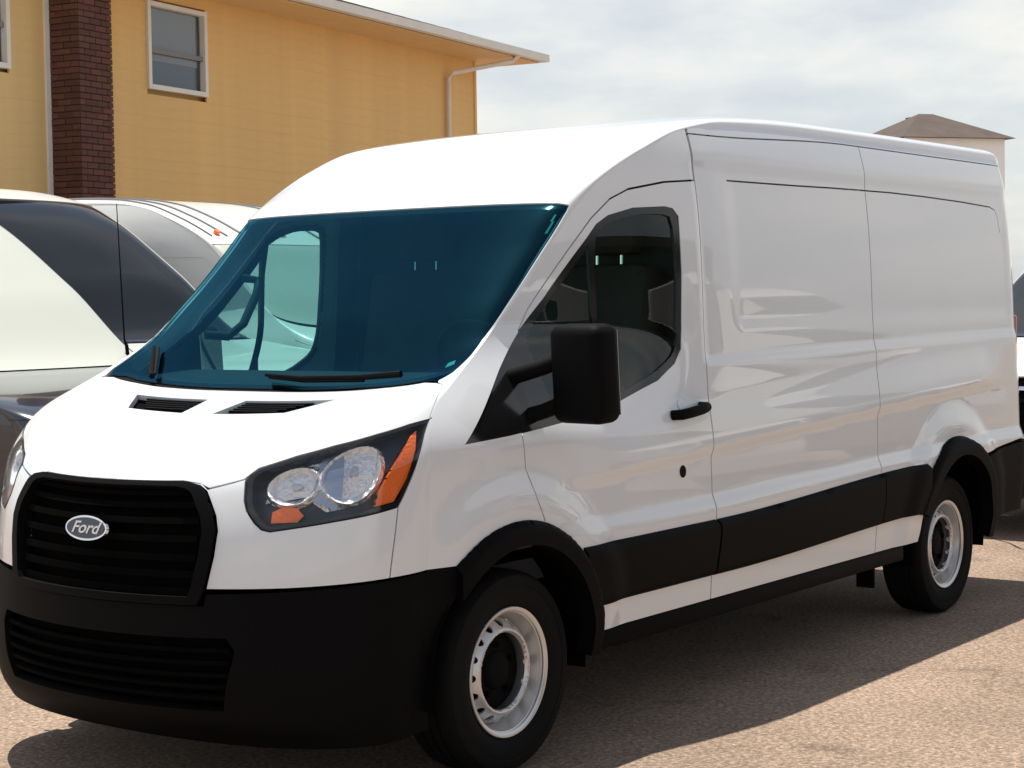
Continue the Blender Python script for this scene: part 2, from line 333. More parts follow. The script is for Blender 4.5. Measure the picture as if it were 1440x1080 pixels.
# doors
doors = both('front_door', DOOR, [WOUT, ARCH_F], .022, WHITE)
for sg, dr in ((1, doors[0]), (-1, doors[1])):
    fn = VS.S if sg > 0 else VS.SR; sn = -1 if sg > 0 else 1
    IN = grow(WOUT, -.028)
    QTR = [(.14,1.17),(-.09,1.345),(-.42,1.595),(-.665,1.80),(-.665,1.215),(-.3,1.18)]
    P1 = smooth_poly([(-.72,1.865),(-.83,1.912),(-.95,1.94),(-1.11,1.947),(-1.165,1.935),(-1.175,1.73),(-1.155,1.50),(-1.13,1.42),(-1.09,1.385),(-.97,1.33),(-.72,1.268)], 1)
    P2 = [(-.42,1.582),(-.665,1.79),(-.69,1.82),(-.69,1.262),(-.42,1.225),(-.30,1.215),(-.30,1.49)]
    wf = panel('window_frame', fn, WOUT, [P1, P2], .03, GLOSSBLK, dr, off=-.004, sgn=sn, flange=.012)
    panel('window_pane', fn, grow(P1, .01), [], .04, SIDEG, dr, off=-.012, sgn=sn, flange=0)
    panel('window_pane', fn, grow(P2, .01), [], .04, SIDEG, dr, off=-.012, sgn=sn, flange=0)
    # handle
    y = lambda x, z: sg*float(YD(x, z))
    bm = bmesh.new()
    hp = [(-1.035, y(-1.035, 1.168)-sg*.002, 1.168), (-1.05, y(-1.05, 1.169)+sg*.035, 1.170), (-1.10, y(-1.1, 1.175)+sg*.044, 1.175), (-1.19, y(-1.2, 1.185)+sg*.044, 1.184), (-1.24, y(-1.24, 1.19)+sg*.034, 1.189), (-1.25, y(-1.25, 1.19)-sg*.002, 1.19)]
    tube(bm, hp, [.02, .021, .021, .021, .021, .02], 10)
    h = from_bm('door_handle', bm, BLACKP, dr, 50)
    def cup(name, cx, cz, rx, rz, m, o1):
        P = [(cx+rx*math.cos(a), cz+rz*math.sin(a)) for a in np.linspace(0, 2*math.pi, 25)[:-1]]
        return panel(name, fn, P, [], .02, m, dr, off=o1, sgn=sn, flange=.01)
    cup('lock_cover', -1.099, .946, .022, .024, BLACKP, .003)
    cup('handle_bezel', -1.135, 1.205, .05, .03, WHITE, .004)
# black side mouldings
def btop(x): return .737+.022*float(ss(1.3, 3.3, -x))*2.6
segs = [(-.36, -1.309), (-1.323, seamx(.7)+.004), (seamx(.7)-.004, -3.34)]
def ledge_fn(fn0, sg, zt, zb, d):
    def g_(x, z):
        X = fn0(x, z); t1 = np.array([btop(v) if zt is None else zt for v in np.atleast_1d(x)])
        k = np.clip((t1-z)/.03, 0, 1)*np.clip((z-zb)/.03, 0, 1); k = np.sqrt(np.clip(1-(1-k)**2, 0, 1)); X = X.copy(); X[:, 1] += sg*d*k; return X
    return g_
for x0, x1 in segs:
    xs = np.linspace(x0, x1, 16); zb = lambda x: .513+.047*float(ss(1.3, 3.3, -x))
    P = [(x, btop(x)) for x in xs]+[(x, zb(x)) for x in xs[::-1]]
    for sg, fn in ((1, VS.S), (-1, VS.SR)):
        panel('side_moulding', ledge_fn(fn, sg, None, .513, .024), P, [ARCH_F, ARCH_R], .02, BLACKP, van, off=.002, sgn=-sg, flange=.02)
# arch mouldings
for cx, rr, ri, zc, x_lo in ((0, .5, .42, .757, 0), (-3.75, .53, .44, .80, 0)):
    P = arc(cx, .37, rr, -4 if cx == 0 else 22, 184, 40)+arc(cx, .37, ri, 184, -4 if cx == 0 else 22, 40)
    if cx == 0: P = arc(0, .37, .5, 50, 184, 36)+arc(0, .37, .42, 184, 40, 36)
    for sg, fn in ((1, VS.S), (-1, VS.SR)):
        def g_(x, z, fn=fn, sg=sg, cx=cx, rr=rr):
            X = fn(x, z).copy(); d = np.hypot(x-cx, z-.37); k = np.sqrt(np.clip(1-(1-np.clip((rr-d)/.03, 0, 1))**2, 0, 1)); X[:, 1] += sg*.028*k; return X
        panel('wheel_arch_trim', g_, P, [], .02, BLACKP, van, off=.003, sgn=-sg, flange=.07)
# sill strip and step below it
for sg in (1, -1):
    box('sill_step', (-3.2, sg*.955-.05, .335), (-.45, sg*.955+.03 if sg > 0 else sg*.955+.05, .412), BLACKP, van, .012)
# black bumper: side parts + nose part
BS = [(x, z) for x, z in VS.edge(0, .7, 60) if z <= .757]
BSP = BS+[(.449,.757),(.30,.757),(.235,.735)]+arc(0, .37, .43, 57, -19, 20)+[(.49,.225)]
both('front_bumper', BSP, [], .03, BLACKP, flange=.09)
T = VS.T; WS = .85
HG = [(.955,0),(.953,.09),(.945,.165),(.925,.197),(.896,.214),(.80,.243),(.747,.251),(.66,.247),(.547,.234),(.50,.222)]
GR = HG+[(a, -b) for a, b in HG[::-1] if b > 0]
NB = [(0,-1),(0,1)]+[(x, 1) for x in (.1,.2,.3,.4,.5,.556)]+[(.553,.8),(.548,.57),(.543,.41),(.538,.234),(.50,.23),(.50,-.23),(.538,-.234),(.543,-.41),(.548,-.57),(.553,-.8),(.556,-1)]
LOW = [(.16,.27),(.36,.30),(.40,.28),(.40,-.28),(.36,-.30),(.16,-.27)]
panel('front_bumper', T, NB, [LOW], .035, BLACKP, van, wsc=WS, flange=.03)
def Toff(d):
    return lambda a, b: T(a, b)
panel('lower_grille', T, grow(LOW, .04), [], .05, DARKM, van, off=-.05, wsc=WS, flange=0)
for uu in (.2, .24, .28, .32, .36):
    panel('lower_grille_slat', T, [(uu-.007,-.285),(uu+.007,-.285),(uu+.007,.285),(uu-.007,.285)], [], .04, DARKM, van, off=-.012, wsc=WS, flange=.03)
# upper grille
gr = panel('grille', T, grow(GR, -.004), [grow(GR, -.03)], .03, BLACKP, van, off=.012, wsc=WS, flange=.05)
panel('grille_mesh', T, grow(GR, -.02), [], .05, DARKM, gr, off=-.05, wsc=WS, flange=0)
for i, uu in enumerate((.545, .60, .655, .72, .785, .845, .90)):
    wv = .205 if uu < .9 else .18
    panel('grille_bar', T, [(uu-.012,-wv),(uu+.012,-wv),(uu+.012,wv),(uu-.012,wv)], [], .04, DARKM, gr, off=-.012, wsc=WS, flange=.03)
# badge
Bc = T(np.array([.742]), np.array([0.]))[0]; e_ = 1e-3
tu = T(np.array([.752]), np.array([0.]))[0]-T(np.array([.732]), np.array([0.]))[0]; tu /= np.linalg.norm(tu); nb = np.cross(tu, [0, 1, 0]); nb = -nb if nb[0] < 0 else nb
BM_ = Matrix((Vector((0, 1, 0)), Vector(tu), Vector(nb))).transposed().to_4x4(); BM_.translation = Vector(Bc)+Vector(nb)*.022
def oval(rx, ry, z0, z1, n=40, hole=None):
    bm = bmesh.new(); r0 = []; r1 = []
    for k in range(n):
        a = 2*math.pi*k/n; r0.append(bm.verts.new((rx*math.cos(a), ry*math.sin(a), z0))); r1.append(bm.verts.new((rx*.97*math.cos(a), ry*.95*math.sin(a), z1)))
    for k in range(n): bm.faces.new((r0[k], r0[(k+1) % n], r1[(k+1) % n], r1[k]))
    bm.faces.new(r1); return bm
bd = from_bm('badge', oval(.103, .043, -.004, .004), CHROME, gr, 40); bd.matrix_world = BM_
bf = from_bm('badge_face', oval(.094, .036, 0, .0065), BADGE, bd, 40)
tx = bpy.data.curves.new('badge_script', 'FONT'); tx.body = 'Ford'; tx.size = .062; tx.shear = .35; tx.extrude = .0012; tx.align_x = 'CENTER'; tx.align_y = 'CENTER'; tx.offset = .0008
to = bpy.data.objects.new('tmp', tx); COL.objects.link(to); dg = bpy.context.evaluated_depsgraph_get(); tm = bpy.data.meshes.new_from_object(to.evaluated_get(dg)); bpy.data.objects.remove(to)
tm.materials.clear(); ts = obj('badge_script', tm, STEEL, bd); ts.location = (0, 0, .0078); ts.scale = (1.1, .88, 1)
for ch in (bf,): ch.location = (0, 0, 0)
# headlights
HL = [(.887,.296),(.925,.294),(.950,.300),(.973,.32),(.99,.355),(1.005,.41),(1.022,.505),(1.027,.65),(1.018,.80),(.992,.965),(.955,.918),(.905,.875),(.834,.814),(.775,.762),(.766,.65),(.758,.53),(.747,.42),(.740,.364),(.748,.345),(.771,.328),(.81,.308),(.85,.299)]
# front fascia (white) between bumper and hood
HOODLEAD = [(.958,-.0),(.948,.165),(.928,.2),(.902,.216),(.937,.296),(.981,.325)]
FA = [(.556,0),(.556,.23),(.556,.41),(.558,.57),(.561,.76),(.562,1.0)]
FAs = [(.56,-1)]+[(a, -b) for a, b in FA[::-1] if 0 < b < 1]+[(a, b) for a, b in FA]+[(.7,1),(.85,1),(.99,1),(.994,.965),(1.02,.80),(1.022,.65),(1.015,.51),(.975,.34),(.932,.291),(.900,.214),(.928,.2),(.95,.15),(.962,0)]
FAs += [(a, -b) for a, b in FAs[::-1][1:] if b > 0 and a > .6][0:12]+[(.99,-1),(.85,-1),(.7,-1)]
HLm = [(a, -b) for a, b in HL]
SEAMB = thick([(.775,.762),(.70,.755),(.63,.746),(.556,.739)], .006); SEAMBm = [(a, -b) for a, b in SEAMB]
panel('front_fascia', T, FAs, [GR, grow(HL, .004), grow(HLm, .004), SEAMB, SEAMBm], .028, WHITE, van, wsc=WS)
# hood
HE = [(.999,.955),(1.05,.962),(1.12,.955),(1.285,.905),(1.36,.85),(1.40,.80)]
HO = [(.966,0),(.954,.158),(.934,.196),(.910,.216),(.938,.288),(.981,.317),(1.013,.405),(1.030,.505),(1.034,.65),(1.025,.80)]+HE+[(1.445,.72),(1.50,.6),(1.528,.4),(1.535,.2),(1.538,0)]
HOs = HO+[(a, -b) for a, b in HO[::-1][1:]][:-1]
VR = [(1.335,.045),(1.42,.055),(1.435,.25),(1.352,.205)]; VL = [(a, -b) for a, b in VR]
VR = [(1.33,.10),(1.40,.06),(1.432,.245),(1.345,.215)]; VL = [(a, -b) for a, b in VR]
VR = [(1.315,.035),(1.435,.045),(1.44,.285),(1.33,.205)]; VL = [(a, -b) for a, b in VR]
def Thood(a, b):
    X = T(a, b); return X
hood = panel('hood', Thood, HOs, [VR, VL], .03, WHITE, van, wsc=WS, flange=.02)
for V_ in (VR, VL):
    vt = panel('hood_vent', T, V_, [], .03, DARKM, van, off=-.03, wsc=WS, flange=0)
    s_ = 1 if V_ is VR else -1
    for k in range(4):
        b0 = .05+.045*k; uu = 1.36+.02*k
    for k in range(5):
        uu = 1.355+.017*k
        panel('vent_slat', T, [(uu-.003, s_*.05),(uu+.003, s_*.05),(uu+.003, s_*(.17+.014*k)),(uu-.003, s_*(.17+.014*k))], [], .05, BLACKP, vt, off=-.004, wsc=WS, flange=.02)
# cowl
CW = [(1.542,0),(1.540,.2),(1.533,.4),(1.508,.6),(1.47,.70),(1.50,.80),(1.57,.79),(1.60,.6),(1.61,.4),(1.615,0)]
CWs = CW+[(a, -b) for a, b in CW[::-1][1:-1]]
panel('cowl', T, CWs, [], .03, BLACKP, van, off=-.012, wsc=WS, flange=.02)
# cab frame: fender tops, pillars and roof
WSP = [(1.585,0),(1.578,.3),(1.55,.55),(1.49,.70),(1.50,.80),(1.58,.875),(1.75,.905),(1.95,.915),(2.15,.925),(2.33,.925),(2.42,.905),(2.458,.86),(2.472,.7),(2.476,.372),(2.477,.1)]
WSs = WSP+[(a, -b) for a, b in WSP[::-1]][:-1]
ED1 = [(a, 1) for a in np.linspace(.999, VS.L, 60)]
CF = ED1+[(a, -b) for a, b in ED1[::-1]]
HOg = grow([(a, b) for a, b in HOs], .005)
CUT = [(.9,-.9),(.9,.9),(1.0,.955)]+[(a+.0, b+.006) for a, b in HE]+[(1.45,.73),(1.49,.70),(1.56,.6),(1.56,-.6),(1.49,-.70),(1.45,-.73)]+[(a, -b-.006) for a, b in HE[::-1]]+[(1.0,-.955)]
CF1 = [(a, b) for a, b in CF if a < 2.0]+[(2.0, -1)]
top_split = 2.60
cab = [(a, 1) for a in np.linspace(.999, VS.L, 90)]
cabp = cab+[(a, -1) for a, _ in cab[::-1]]
COWG = grow(CWs, .003)
roof_part = panel('roof', T, cabp, [CUT, COWG, WSs], .034, WHITE, van, wsc=WS, flange=.02)
WSg = grow(WSs, .004)
ws = panel('windshield', T, grow(WSs, -.003), [], .04, WSG, van, off=-.004, wsc=WS, flange=0)
panel('glass_border', T, grow(WSs, -.001), [grow(WSs, -.03)], .03, GLOSSBLK, ws, off=-.008, wsc=WS, flange=0)
# stickers on the glass
STK = mat('sticker_teal', (.2, .75, .62), .6)
for (uu, ww, du, dw) in ((2.33, .80, .035, .018), (2.385, .77, .02, .014), (1.63, .66, .014, .03)):
    panel('sticker', T, [(uu-du,ww-dw),(uu-du,ww+dw),(uu+du,ww+dw*.6),(uu+du,ww-dw)], [], .05, STK, ws, off=-.007, wsc=WS, flange=0)
# headlight internals
def in_tri(c, n=8): return c
for s_ in (1, -1):
    Lp = [(a, s_*b) for a, b in HL]
    hl = panel('headlight', T, Lp, [grow(Lp, -.014)], .03, GLOSSBLK, van, off=-.003, wsc=WS, flange=.07)
    panel('lamp_housing', T, Lp, [], .03, mat('lamp_bezel', (.03, .035, .05), .3, metal=.4) if s_ == 1 else bpy.data.materials['lamp_bezel'], hl, off=-.055, wsc=WS, flange=0)
    panel('lens', T, grow(Lp, -.004), [], .03, LENS, hl, off=.002, wsc=WS, flange=0)
    def bowl(uc, wc, ru, rw, depth, m, name):
        P = [(uc+ru*math.cos(a), s_*(wc+rw*math.sin(a))) for a in np.linspace(0, 2*math.pi, 29)[:-1]]
        def g_(a, b):
            X = T(a, b); d = np.hypot((a-uc)/ru, (b*s_-wc)/rw); e = 2e-3
            da = T(a+e, b)-T(a-e, b); db = T(a, b+e)-T(a, b-e); n = -np.cross(da, db); n /= np.linalg.norm(n, axis=1)[:, None]+1e-12
            return X-n*(depth*(1-np.clip(d, 0, 1)**2)+.02)[:, None]
        return panel(name, g_, P, [], .012, m, hl, wsc=WS, flange=.02)
    panel('reflector_panel', T, [(a, s_*b) for a, b in [(.84,.335),(.975,.35),(1.005,.5),(.99,.66),(.9,.68),(.80,.62),(.79,.50),(.85,.43)]], [], .02, REFL, hl, off=-.045, wsc=WS, flange=0)
    bowl(.905, .575, .098, .102, .08, REFL, 'reflector')
    bowl(.895, .405, .072, .066, .06, REFL, 'reflector')
    lampm = mat('bulb_glass', (.6, .6, .6), .1, metal=.9) if s_ == 1 else bpy.data.materials['bulb_glass']
    for (uc, wc, rr_) in ((.915, .575, .016), (.89, .41, .013)):
        bowl(uc, wc, rr_, rr_, -.0, lampm, 'bulb')
    panel('reflector', T, [(.835,.45),(.99,.47),(1.0,.535),(.83,.545),(.79,.53)] if s_ == 1 else [(.835,-.45),(.99,-.47),(1.0,-.535),(.83,-.545),(.79,-.53)], [], .015, mat('brushed_reflector', (.35, .4, .5), .25, metal=.8) if s_ == 1 else bpy.data.materials['brushed_reflector'], hl, off=-.03, wsc=WS, flange=.015)
    panel('turn_indicator', T, [(.785, s_*.665),(.79, s_*.745),(.852, s_*.81),(.925, s_*.858),(.978, s_*.86),(.968, s_*.82),(.91, s_*.745),(.83, s_*.675)], [], .012, AMBER, hl, off=-.012, wsc=WS, flange=.03)
    panel('marker_light', T, [(.768, s_*.36),(.765, s_*.425),(.785, s_*.44),(.812, s_*.42),(.82, s_*.385),(.805, s_*.36)], [], .012, AMBER, hl, off=-.022, wsc=WS, flange=.02)
# wipers
def onT(a, b, o=0):
    X = T(np.array([a]), np.array([b]))[0]; e = 2e-3
    n = -np.cross(T(np.array([a+e]), np.array([b]))[0]-T(np.array([a-e]), np.array([b]))[0], T(np.array([a]), np.array([b+e]))[0]-T(np.array([a]), np.array([b-e]))[0]); n /= np.linalg.norm(n); return tuple(X+n*o)
for s_, pts in ((1, [(1.565,.46),(1.585,.30),(1.60,.12),(1.625,.02)]), (-1, [(1.555,-.32),(1.59,-.36),(1.66,-.43),(1.72,-.50)])):
    bm = bmesh.new(); tube(bm, [onT(a, b, .03) for a, b in pts], [.012, .01, .009, .006], 8)
    wi = from_bm('wiper', bm, BLACKP, van, 40)
    bm = bmesh.new(); tube(bm, [onT(a+.012, b, .012) for a, b in pts[1:]], .007, 6); from_bm('wiper_blade', bm, RUBBER, wi, 40)
# rear face
zz = np.linspace(.5, 2.27, 26)
def rear(lo_y, hi_y, name, m):
    bm = bmesh.new(); rows_ = []
    for z in zz:
        ye = float(YD(-4.785, z)); rows_.append([bm.verts.new((-4.79-.02*math.sin(math.pi*min(1, max(0, (z-.5)/1.9))), lo_y*ye+(hi_y-lo_y)*ye*k/6, z)) for k in range(7)])
    for i in range(len(rows_)-1):
        for k in range(6): bm.faces.new((rows_[i][k], rows_[i][k+1], rows_[i+1][k+1], rows_[i+1][k]))
    return from_bm(name, bm, m, van, 40)
rd1 = rear(.004, .995, 'rear_door', WHITE); rd2 = rear(-.995, -.004, 'rear_door', WHITE)
bm = bmesh.new(); add_box(bm, (-4.80, -.84, 2.24), (-4.74, .84, 2.36), .02); from_bm('rear_header', bm, WHITE, van, 40)
for sg, rdd in ((1, rd1), (-1, rd2)):
    box('tail_light', (-4.835, sg*.90-.04, .95), (-4.775, sg*.90+.04, 1.5), REDM, van, .015)
    box('door_handle', (-4.85, sg*.06-.02, 1.0), (-4.80, sg*.06+.02, 1.2), BLACKP, rdd, .008)
bm = bmesh.new(); add_box(bm, (-4.95, -.97, .46), (-4.72, .97, .66), .05, 3); from_bm('rear_bumper', bm, BLACKP, van, 40)
# rear bumper side extensions
REX = [(-4.20,.42),(-4.20,.775),(-4.33,.79),(-4.60,.80),(-4.80,.805),(-4.80,.42)]
REX = arc(-3.75, .37, .46, 62, 8, 12)+[(-4.3+.55+.5,.43)] if False else [(-4.195,.50),(-4.12,.66),(-4.04,.765),(-4.30,.788),(-4.60,.80),(-4.80,.81),(-4.80,.46)]
REX = [(-4.21,.44),(-4.20,.50)]+arc(-3.75, .37, .47, 164, 124, 8)+[(-4.30,.795),(-4.60,.81),(-4.795,.815),(-4.795,.44)]
both('rear_bumper', REX, [], .03, BLACKP, off=.012, flange=.05)
# underbody, liners
box('underbody', (-4.7, -.62, .36), (.8, .62, .62), DARKM, van)
box('fuel_tank', (-1.9, .1, .27), (-.8, .7, .5), DARKM, van, .04)
bm = bmesh.new(); tube(bm, [(-3.75, -.8, .35), (-3.75, .8, .35)], .05, 12); from_bm('rear_axle', bm, DARKM, van, 40)
bm = bmesh.new(); tube(bm, [(0, -.8, .33), (0, .8, .33)], .04, 12); from_bm('front_axle', bm, DARKM, van, 40)
bm = bmesh.new(); tube(bm, [(-.9, -.3, .3), (-2.4, -.3, .3), (-3.3, -.45, .32), (-4.3, -.6, .33)], .04, 10); from_bm('exhaust_pipe', bm, DARKM, van, 40)
for cx, rr in ((0, .44), (-3.75, .46)):
    for sg in (1, -1):
        bm = bmesh.new(); K = 20; a_ = [];
        for k in range(K+1):
            t_ = math.radians(-10+200*k/K); c_, s__ = math.cos(t_)*rr, math.sin(t_)*rr
            a_.append((bm.verts.new((cx+c_, sg*.985, .37+s__)), bm.verts.new((cx+c_, sg*.60, .37+s__))))
        for k in range(K): bm.faces.new((a_[k][0], a_[k+1][0], a_[k+1][1], a_[k][1]))
        c0 = bm.verts.new((cx, sg*.60, .37))
        for k in range(K): bm.faces.new((a_[k][1], a_[k+1][1], c0))
        from_bm('wheel_well', bm, DARKM, van)
# cabin
box('cabin_floor', (-1.5, -.86, .62), (.1, .86, .70), CABIN, van)
bm = bmesh.new(); zb_l = np.linspace(.6, 2.26, 14)
bl = [bm.verts.new((-1.47, float(Y0(-1.47, z))-.012, z)) for z in zb_l]; br_ = [bm.verts.new((-1.47, -float(Y0(-1.47, z))+.012, z)) for z in zb_l]
for i in range(13): bm.faces.new((bl[i], bl[i+1], br_[i+1], br_[i]))
from_bm('bulkhead', bm, CABIN, van)
bm = bmesh.new()
pr = [(.22, .8), (.22, 1.25), (.05, 1.34), (-.22, 1.36), (-.36, 1.30), (-.42, 1.10), (-.30, .9), (-.25, .8)]
for k in range(2): pass
L_ = [bm.verts.new((x, -.80, z)) for x, z in pr]; Rr = [bm.verts.new((x, .80, z)) for x, z in pr]
for i in range(len(pr)): bm.faces.new((L_[i], L_[(i+1) % len(pr)], Rr[(i+1) % len(pr)], Rr[i]))
bm.faces.new(L_); bm.faces.new(Rr[::-1]); from_bm('dashboard', bm, CABIN, van)
SEATPOS = [.50, -.48]
for sy_ in SEATPOS:
    st = box('seat', (-1.30, sy_-.25, .88), (-.70, sy_+.25, 1.06), SEATM, van, .05)
    box('seat_back', (-.11, -.25, -.38), (.11, .25, .38), SEATM, st, .06, rot=Matrix.Rotation(math.radians(-12), 3, 'Y')).location = (-1.30, sy_, 1.38)
    box('headrest', (-.05, -.14, -.10), (.05, .14, .10), SEATM, st, .035).location = (-1.38, sy_, 1.90)
    bm = bmesh.new()
    for q in (-.06, .06): tube(bm, [(-1.37, sy_+q, 1.70), (-1.375, sy_+q, 1.84)], .008, 8)
    from_bm('headrest_post', bm, CHROME, st, 40)
bm = bmesh.new(); Rm = Matrix.Rotation(math.radians(-62), 3, 'Y')
tube(bm, [Vector((-.50, .50, 1.36))+Rm @ Vector((.20*math.cos(a), .20*math.sin(a), 0)) for a in np.linspace(0, 2*math.pi, 29)[:-1]], .016, 8, True)
for a in (0, 2.1, 4.2): tube(bm, [(-.50, .50, 1.36), Vector((-.50, .50, 1.36))+Rm @ Vector((.19*math.cos(a), .19*math.sin(a), 0))], .018, 6)
tube(bm, [(-.50, .5, 1.36), (-.3, .5, 1.25)], .03, 8)
from_bm('steering_wheel', bm, BLACKP, van, 40)
# grab handles on the A pillars
for sg in (1, -1):
    bm = bmesh.new(); tube(bm, [(-.26, sg*.74, 1.50), (-.34, sg*.69, 1.49), (-.42, sg*.68, 1.54), (-.50, sg*.68, 1.66), (-.53, sg*.70, 1.72), (-.49, sg*.75, 1.73)], .018, 8)
    from_bm('grab_handle', bm, CABIN, van, 50)
# pillar lining added to block light leaking through the door gaps
LNG = [(-1.26,.72),(-1.42,.72),(-1.42,2.2),(-1.28,2.2)]
both('pillar_lining', LNG, [], .05, CABIN, off=-.035, flange=0)
# door inner trim
for sg in (1, -1):
    box('door_trim', (-1.28, sg*.90-.02, .75), (-.1, sg*.90+.02, 1.20), CABIN, van, .01)
# mirrors
for sg in (1, -1):
    mr_ = box('side_mirror', (-.065, -.115, -.17), (.065, .115, .17), BLACKP, van, .04, seg=4, smooth=60); 
    mr_.location = (-.19, sg*1.165, 1.365) if sg > 0 else (-.47, -1.0, 1.36); mr_.rotation_euler = (0, math.radians(3), math.radians(-8) if sg > 0 else math.radians(-72))
    gl_ = box('mirror_glass', (-.0675, -.095, -.145), (-.0655, .095, .145), CHROME, mr_)
    bm = bmesh.new()
    for dz in (-.10, .05): tube(bm, [(.0, -sg*.09, dz), (.05, -sg*.16, dz-.03), (.09, -sg*.27, dz-.06)], [.03, .028, .03], 10)
    from_bm('mirror_arm', bm, BLACKP, mr_, 50)
# ---- wheels
tyre_prof = [(.218,-.085),(.235,-.10),(.28,-.112),(.315,-.112),(.336,-.102),(.346,-.088),(.349,-.07),(.349,-.045),(.341,-.044),(.341,-.036),(.350,-.035),(.350,-.005),(.342,-.004),(.342,.004),(.350,.005),(.350,.035),(.341,.036),(.341,.044),(.349,.045),(.349,.07),(.346,.088),(.336,.102),(.332,.108),(.315,.112),(.300,.112),(.298,.109),(.28,.112),(.25,.106),(.235,.10),(.218,.085)]
def disc_mesh():
    ri, ro = .132, .196
    rad = lambda rr: np.interp(rr, [.10,.132,.137,.145,.168,.180,.190,.196], [.045,.066,.080,.080,.056,.036,.010,-.02])
    P = [(ro*math.cos(a), ro*math.sin(a)) for a in np.linspace(0, 2*math.pi, 97)[:-1]]
    ex = [[(ri*math.cos(a), ri*math.sin(a)) for a in np.linspace(0, 2*math.pi, 65)[:-1]]]
    for k in range(16):
        a0 = 2*math.pi*k/16; ex.append([(.168*math.cos(a0)+.0145*math.cos(b), .168*math.sin(a0)+.0145*math.sin(b)) for b in np.linspace(0, 2*math.pi, 13)[:-1]])
    fn = lambda x, z: np.stack([x, rad(np.hypot(x, z)), z], -1)
    o = panel('wheel_disc', fn, P, ex, .006, STEEL, None, sgn=-1, flange=.008); me = o.data; bpy.data.objects.remove(o); return me
DISC = disc_mesh()
whl = []
def wheel(x, sg, zc=.35):
    w_ = from_bm('wheel', lathe(tyre_prof, 72), RUBBER, van, 35); w_.location = (x, sg*.868, zc); w_.rotation_euler = (0, 0, 0 if sg > 0 else math.pi)
    rim = from_bm('rim', lathe([(.212,-.09),(.19,-.06),(.185,.03),(.198,.06),(.203,.086),(.214,.092),(.221,.092),(.224,.097),(.222,.101),(.213,.100),(.206,.094)], 72), STEEL, w_, 50)
    d_ = obj('wheel_disc', DISC, None, w_)
    hub = from_bm('hub_cap', lathe([(.0,.052),(.05,.052),(.062,.047),(.07,.036),(.13,.034),(.14,.02)], 48), BLACKP, w_, 40)
    for k in range(5):
        bm = bmesh.new(); a = 2*math.pi*k/5+.3; tube(bm, [(.09*math.cos(a), .028, .09*math.sin(a)), (.09*math.cos(a), .05, .09*math.sin(a))], .012, 6)
        from_bm('lug_nut', bm, DARKM, w_)
    bd_ = from_bm('brake_drum', lathe([(0, -.02), (.17, -.02), (.17, -.06), (0, -.06)], 32), DARKM, w_)
    bk = lathe([(.0,0),(.17,0)], 4); bk.free()
    return w_
for x in (0, -3.75):
    for sg in (1, -1): wheel(x, sg)
# antenna on roof? none.  mud flap
box('mud_flap', (-3.20, .74, .19), (-3.18, .83, .42), BLACKP, van)
# ================================================================== OTHER VANS
AR = [(.0,.30,-.25,.32,3),(.06,.45,-.22,.48,3),(.06,.70,-.22,.72,3),(.03,.92,-.25,.95,3),(-.04,1.05,-.3,1.05,3),(-.35,1.15,-.5,1.13,3),(-1.0,1.24,-1.0,1.22,3),(-1.25,1.27,-1.36,1.28,2.8),
 (-1.9,1.75,-2.03,1.77,2.8),(-2.55,2.20,-2.68,2.18,2.8),(-2.85,2.33,-2.92,2.28,3),(-3.4,2.43,-3.4,2.33,3.5),(-5.9,2.43,-5.9,2.33,4)]
def YA(x, z):
    y = pch([.2,.5,.9,1.3,1.8,2.3], [.93,.97,.98,.96,.90,.84], z); return y-.05*np.clip((x+.9)/.7, 0, 2)**2
AS = Skin(AR, YA)
GLARE = mat('painted_sky_glare', (.46, .48, .43), .35, coat=.4, bump=(3, .05))  # pale colour painted on windshields in place of bright sky glare
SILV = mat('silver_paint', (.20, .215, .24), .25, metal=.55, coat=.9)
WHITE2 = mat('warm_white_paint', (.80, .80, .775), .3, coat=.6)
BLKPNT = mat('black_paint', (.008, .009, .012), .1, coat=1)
BLKWS = mat('black_windshield', (.004, .006, .009), .06, spec=.2)  # one even near-black windshield colour, low specular
INKY = mat('ink_paint', (.02, .026, .04), .18, metal=.3, coat=1)
NAVY = mat('navy_paint', (.012, .03, .08), .15, coat=1)
